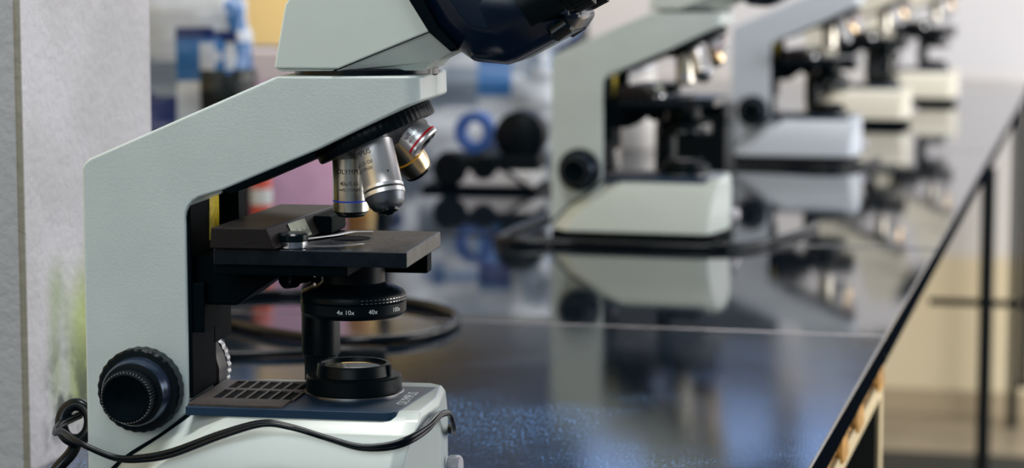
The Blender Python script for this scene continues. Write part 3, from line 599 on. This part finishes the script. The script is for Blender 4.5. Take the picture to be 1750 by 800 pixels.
def sack(x, y, z):
    if y > 0: return 0
    px = 425 - (0.09 - x)/0.000726; py = -85 + (0.35 - z)/0.000726
    w1 = 10*noise.noise(Vector((x*30, z*30, 0)))
    px += w1; py += w1
    if 315 < px < 405 and 54 < py < 73: return 2
    if ((px-357)/17)**2 + ((py-100)/27)**2 < 1: return 0
    if ((px-394)/12)**2 + ((py-100)/27)**2 < 1 and py < 125: return 0
    if px > 330 and py >= 126: return 3
    if px > 308 and 73 <= py < 126: return 1
    if px > 388 and py < 56: return 1
    if px < 318 and py > 165: return 2
    if 285 + (py-108)*0.45 < px < 340 and 108 < py < 150: return 1
    if px < 318 and 108 < py: return 4
    return 0
crumpled('sack', 0.18, 0.10, 0.292, 0.012, 2.3, [PW, PB, PD, PK, PG], sack, (-1.155, 2.93, ZT), 0.22, 'white plastic sack with blue and black print standing behind the pillar', 'sack')
def bigbag(x, y, z):
    n = noise.noise(Vector((x*14+3, y*4, z*14)))
    if n > 0.36: return 3
    if n > 0.27: return 2
    if n > 0.17: return 1
    return 4 if n < -0.3 else 0
crumpled('plastic_bag', 0.34, 0.16, 0.27, 0.02, 8.1, [PW, PB, PD, PK, PG], bigbag, (-1.03, 3.98, ZT), 0.2, 'large crumpled white plastic bag with blue print behind the round black drum', 'bag', 0.3)
crumpled('plastic_bag', 0.16, 0.12, 0.20, 0.015, 5.1, [PW, PB, PD, PK, PG], bigbag, (-1.26, 3.62, ZT), 0.0, 'small white plastic bag between the pink box and the large bag', 'bag', 0.3)
# pink storage box
bx_ = empty('storage_box', (-1.062, 3.125, ZT), 0.24, 'tall pink box with its top paled for bloom, seen through the gap of the nearest microscope', 'box')
PINK = mat('pink_card', (0.95, 0.60, 0.86), 0.5, noise_amt=0.1, nscale=30)
b = bmesh.new(); box(b, -0.075, 0.066, -0.05, 0.05, 0, 0.175); link('body', b, PINK, bx_, k=1, bevel=0.002)
b = bmesh.new(); box(b, -0.077, 0.068, -0.052, 0.052, 0.175, 0.215); link('lid', b, mat('bloom_pale_card', (0.75, 0.66, 0.66), 0.5), bx_, k=1, bevel=0.002)  # pale top puts bloom into the card colour
def bottle(loc, r, h, m, cap, label):
    e = empty('bottle', loc, 0, label, 'bottle')
    b = bmesh.new(); lathe(b, solid([(r*0.92, 0), (r, 0.004), (r, h*0.68), (r*0.85, h*0.76), (r*0.42, h*0.84), (r*0.42, h*0.9)]), (0, 0, 0), n=32); link('body', b, m, e, smooth=True, k=1)
    b = bmesh.new(); lathe(b, solid([(r*0.5, h*0.88), (r*0.5, h), (r*0.44, h)]), (0, 0, 0), n=24, ); link('cap', b, cap, e, smooth=True, k=1); return e
bottle((-0.955, 3.042, ZT), 0.0155, 0.22, mat('amber_glass', (0.45, 0.22, 0.06), 0.25), CREAM, 'amber bottle to the right of the pink box')
bottle((-0.924, 3.055, ZT), 0.0105, 0.20, BLACK, BLACK, 'slim black bottle beside the amber bottle')
bottle((-1.120, 2.86, ZT), 0.012, 0.13, mat('pale_green_plastic', (0.40, 0.48, 0.22), 0.35), CREAM, 'pale green bottle left of the red bottle')
rb = bottle((-1.045, 2.919, ZT), 0.0135, 0.16, mat('red_plastic', (0.75, 0.12, 0.08), 0.35), WHITEP, 'red bottle with a white label band in front of the pink box')
b = bmesh.new(); lathe(b, [(0.0137, 0.027), (0.0140, 0.027), (0.0140, 0.047), (0.0137, 0.047)], (0, 0, 0), n=32); link('label_band', b, WHITEP, rb, smooth=True, k=1)
# instrument between first and second microscope
ins = empty('bench_instrument', (-0.86, 3.45, ZT), 0.08, 'low black instrument with white base and large round black drum, left of the second microscope', 'instrument')
b = bmesh.new(); box(b, -0.11, 0.065, -0.055, 0.06, 0, 0.008); link('foot_plate', b, BLACKM, ins, k=1, bevel=0.002)
b = bmesh.new(); box(b, -0.075, 0.058, -0.052, 0.055, 0.008, 0.030); link('base', b, mat('instrument_white', (0.7, 0.72, 0.74), 0.35), ins, k=1, bevel=0.004)
b = bmesh.new(); box(b, -0.085, 0.062, -0.035, 0.055, 0.030, 0.052); link('body', b, BLACK, ins, k=1, bevel=0.006)
b = bmesh.new(); lathe(b, solid([(0.028, -0.03), (0.037, -0.024), (0.037, 0.03), (0.030, 0.036)]), (0.030, 0.0, 0.080), (0, 1, 0), n=40); link('drum', b, BLACK, ins, smooth=True, k=1)
for x, r in ((-0.068, 0.027), (-0.018, 0.020)):
    b = bmesh.new(); lathe(b, solid([(r*0.9, 0), (r, 0.003), (r, 0.016), (r*0.85, 0.02)]), (x, -0.035, 0.033 if r > 0.022 else 0.036), (0, -1, 0), n=32, knurl=8, kd=0.001, krange=(1, 3)); link('knob', b, BLACK, ins, smooth=True, k=1)
b = bmesh.new(); tube(b, [(0.0, -0.052, 0.036), (0.02, -0.062, 0.03), (0.045, -0.060, 0.012), (0.07, -0.06, 0.0045), (0.12, -0.05, 0.0045)], 0.003, 8, 6); link('lead', b, RUBBER, ins, smooth=True, k=1)
# roll of blue tape standing on the instrument
b = bmesh.new(); lathe(b, [(0.016, -0.010), (0.030, -0.010), (0.030, 0.010), (0.016, 0.010), (0.016, -0.010)], (0, 0, 0), (0.1, 1, 0), n=40)
o = link('tape_roll', b, mat('blue_tape', (0.03, 0.14, 0.5), 0.35), smooth=True, k=1); o.location = (-0.905, 3.47, ZT+0.052+0.030); tag(o, 'roll of blue tape standing upright on the low black instrument', 'tape')
# white jar seen through the gap of the second microscope
j = empty('jar', (-0.80, 4.20, ZT), 0, 'squat white jar seen under the arm of the second microscope', 'jar')
b = bmesh.new(); lathe(b, solid([(0.030, 0), (0.032, 0.004), (0.032, 0.13), (0.026, 0.138)]), (0, 0, 0), n=40); link('body', b, mat('white_jar', (0.78, 0.76, 0.74), 0.35), j, smooth=True, k=1)
b = bmesh.new(); lathe(b, solid([(0.031, 0.138), (0.031, 0.16), (0.029, 0.162)]), (0, 0, 0), n=40); link('lid', b, mat('jar_lid', (0.6, 0.62, 0.66), 0.4), j, smooth=True, k=1)

# black box added behind the second microscope to darken its gap
cs = empty('gap_darkening_box', (-0.578, 3.499, ZT), 0, 'black box added to darken the gap behind the stage of the second microscope', 'case')
b = bmesh.new(); box(b, -0.055, 0.050, -0.04, 0.05, 0, 0.10); link('body', b, BLACK, cs, k=1, bevel=0.004)
b = bmesh.new(); box(b, -0.056, 0.051, -0.041, 0.051, 0.1005, 0.128); link('lid', b, BLACK, cs, k=1, bevel=0.004)
b = bmesh.new(); box(b, -0.012, 0.008, -0.044, -0.040, 0.088, 0.112); link('latch', b, STEEL, cs, k=1, bevel=0.001)
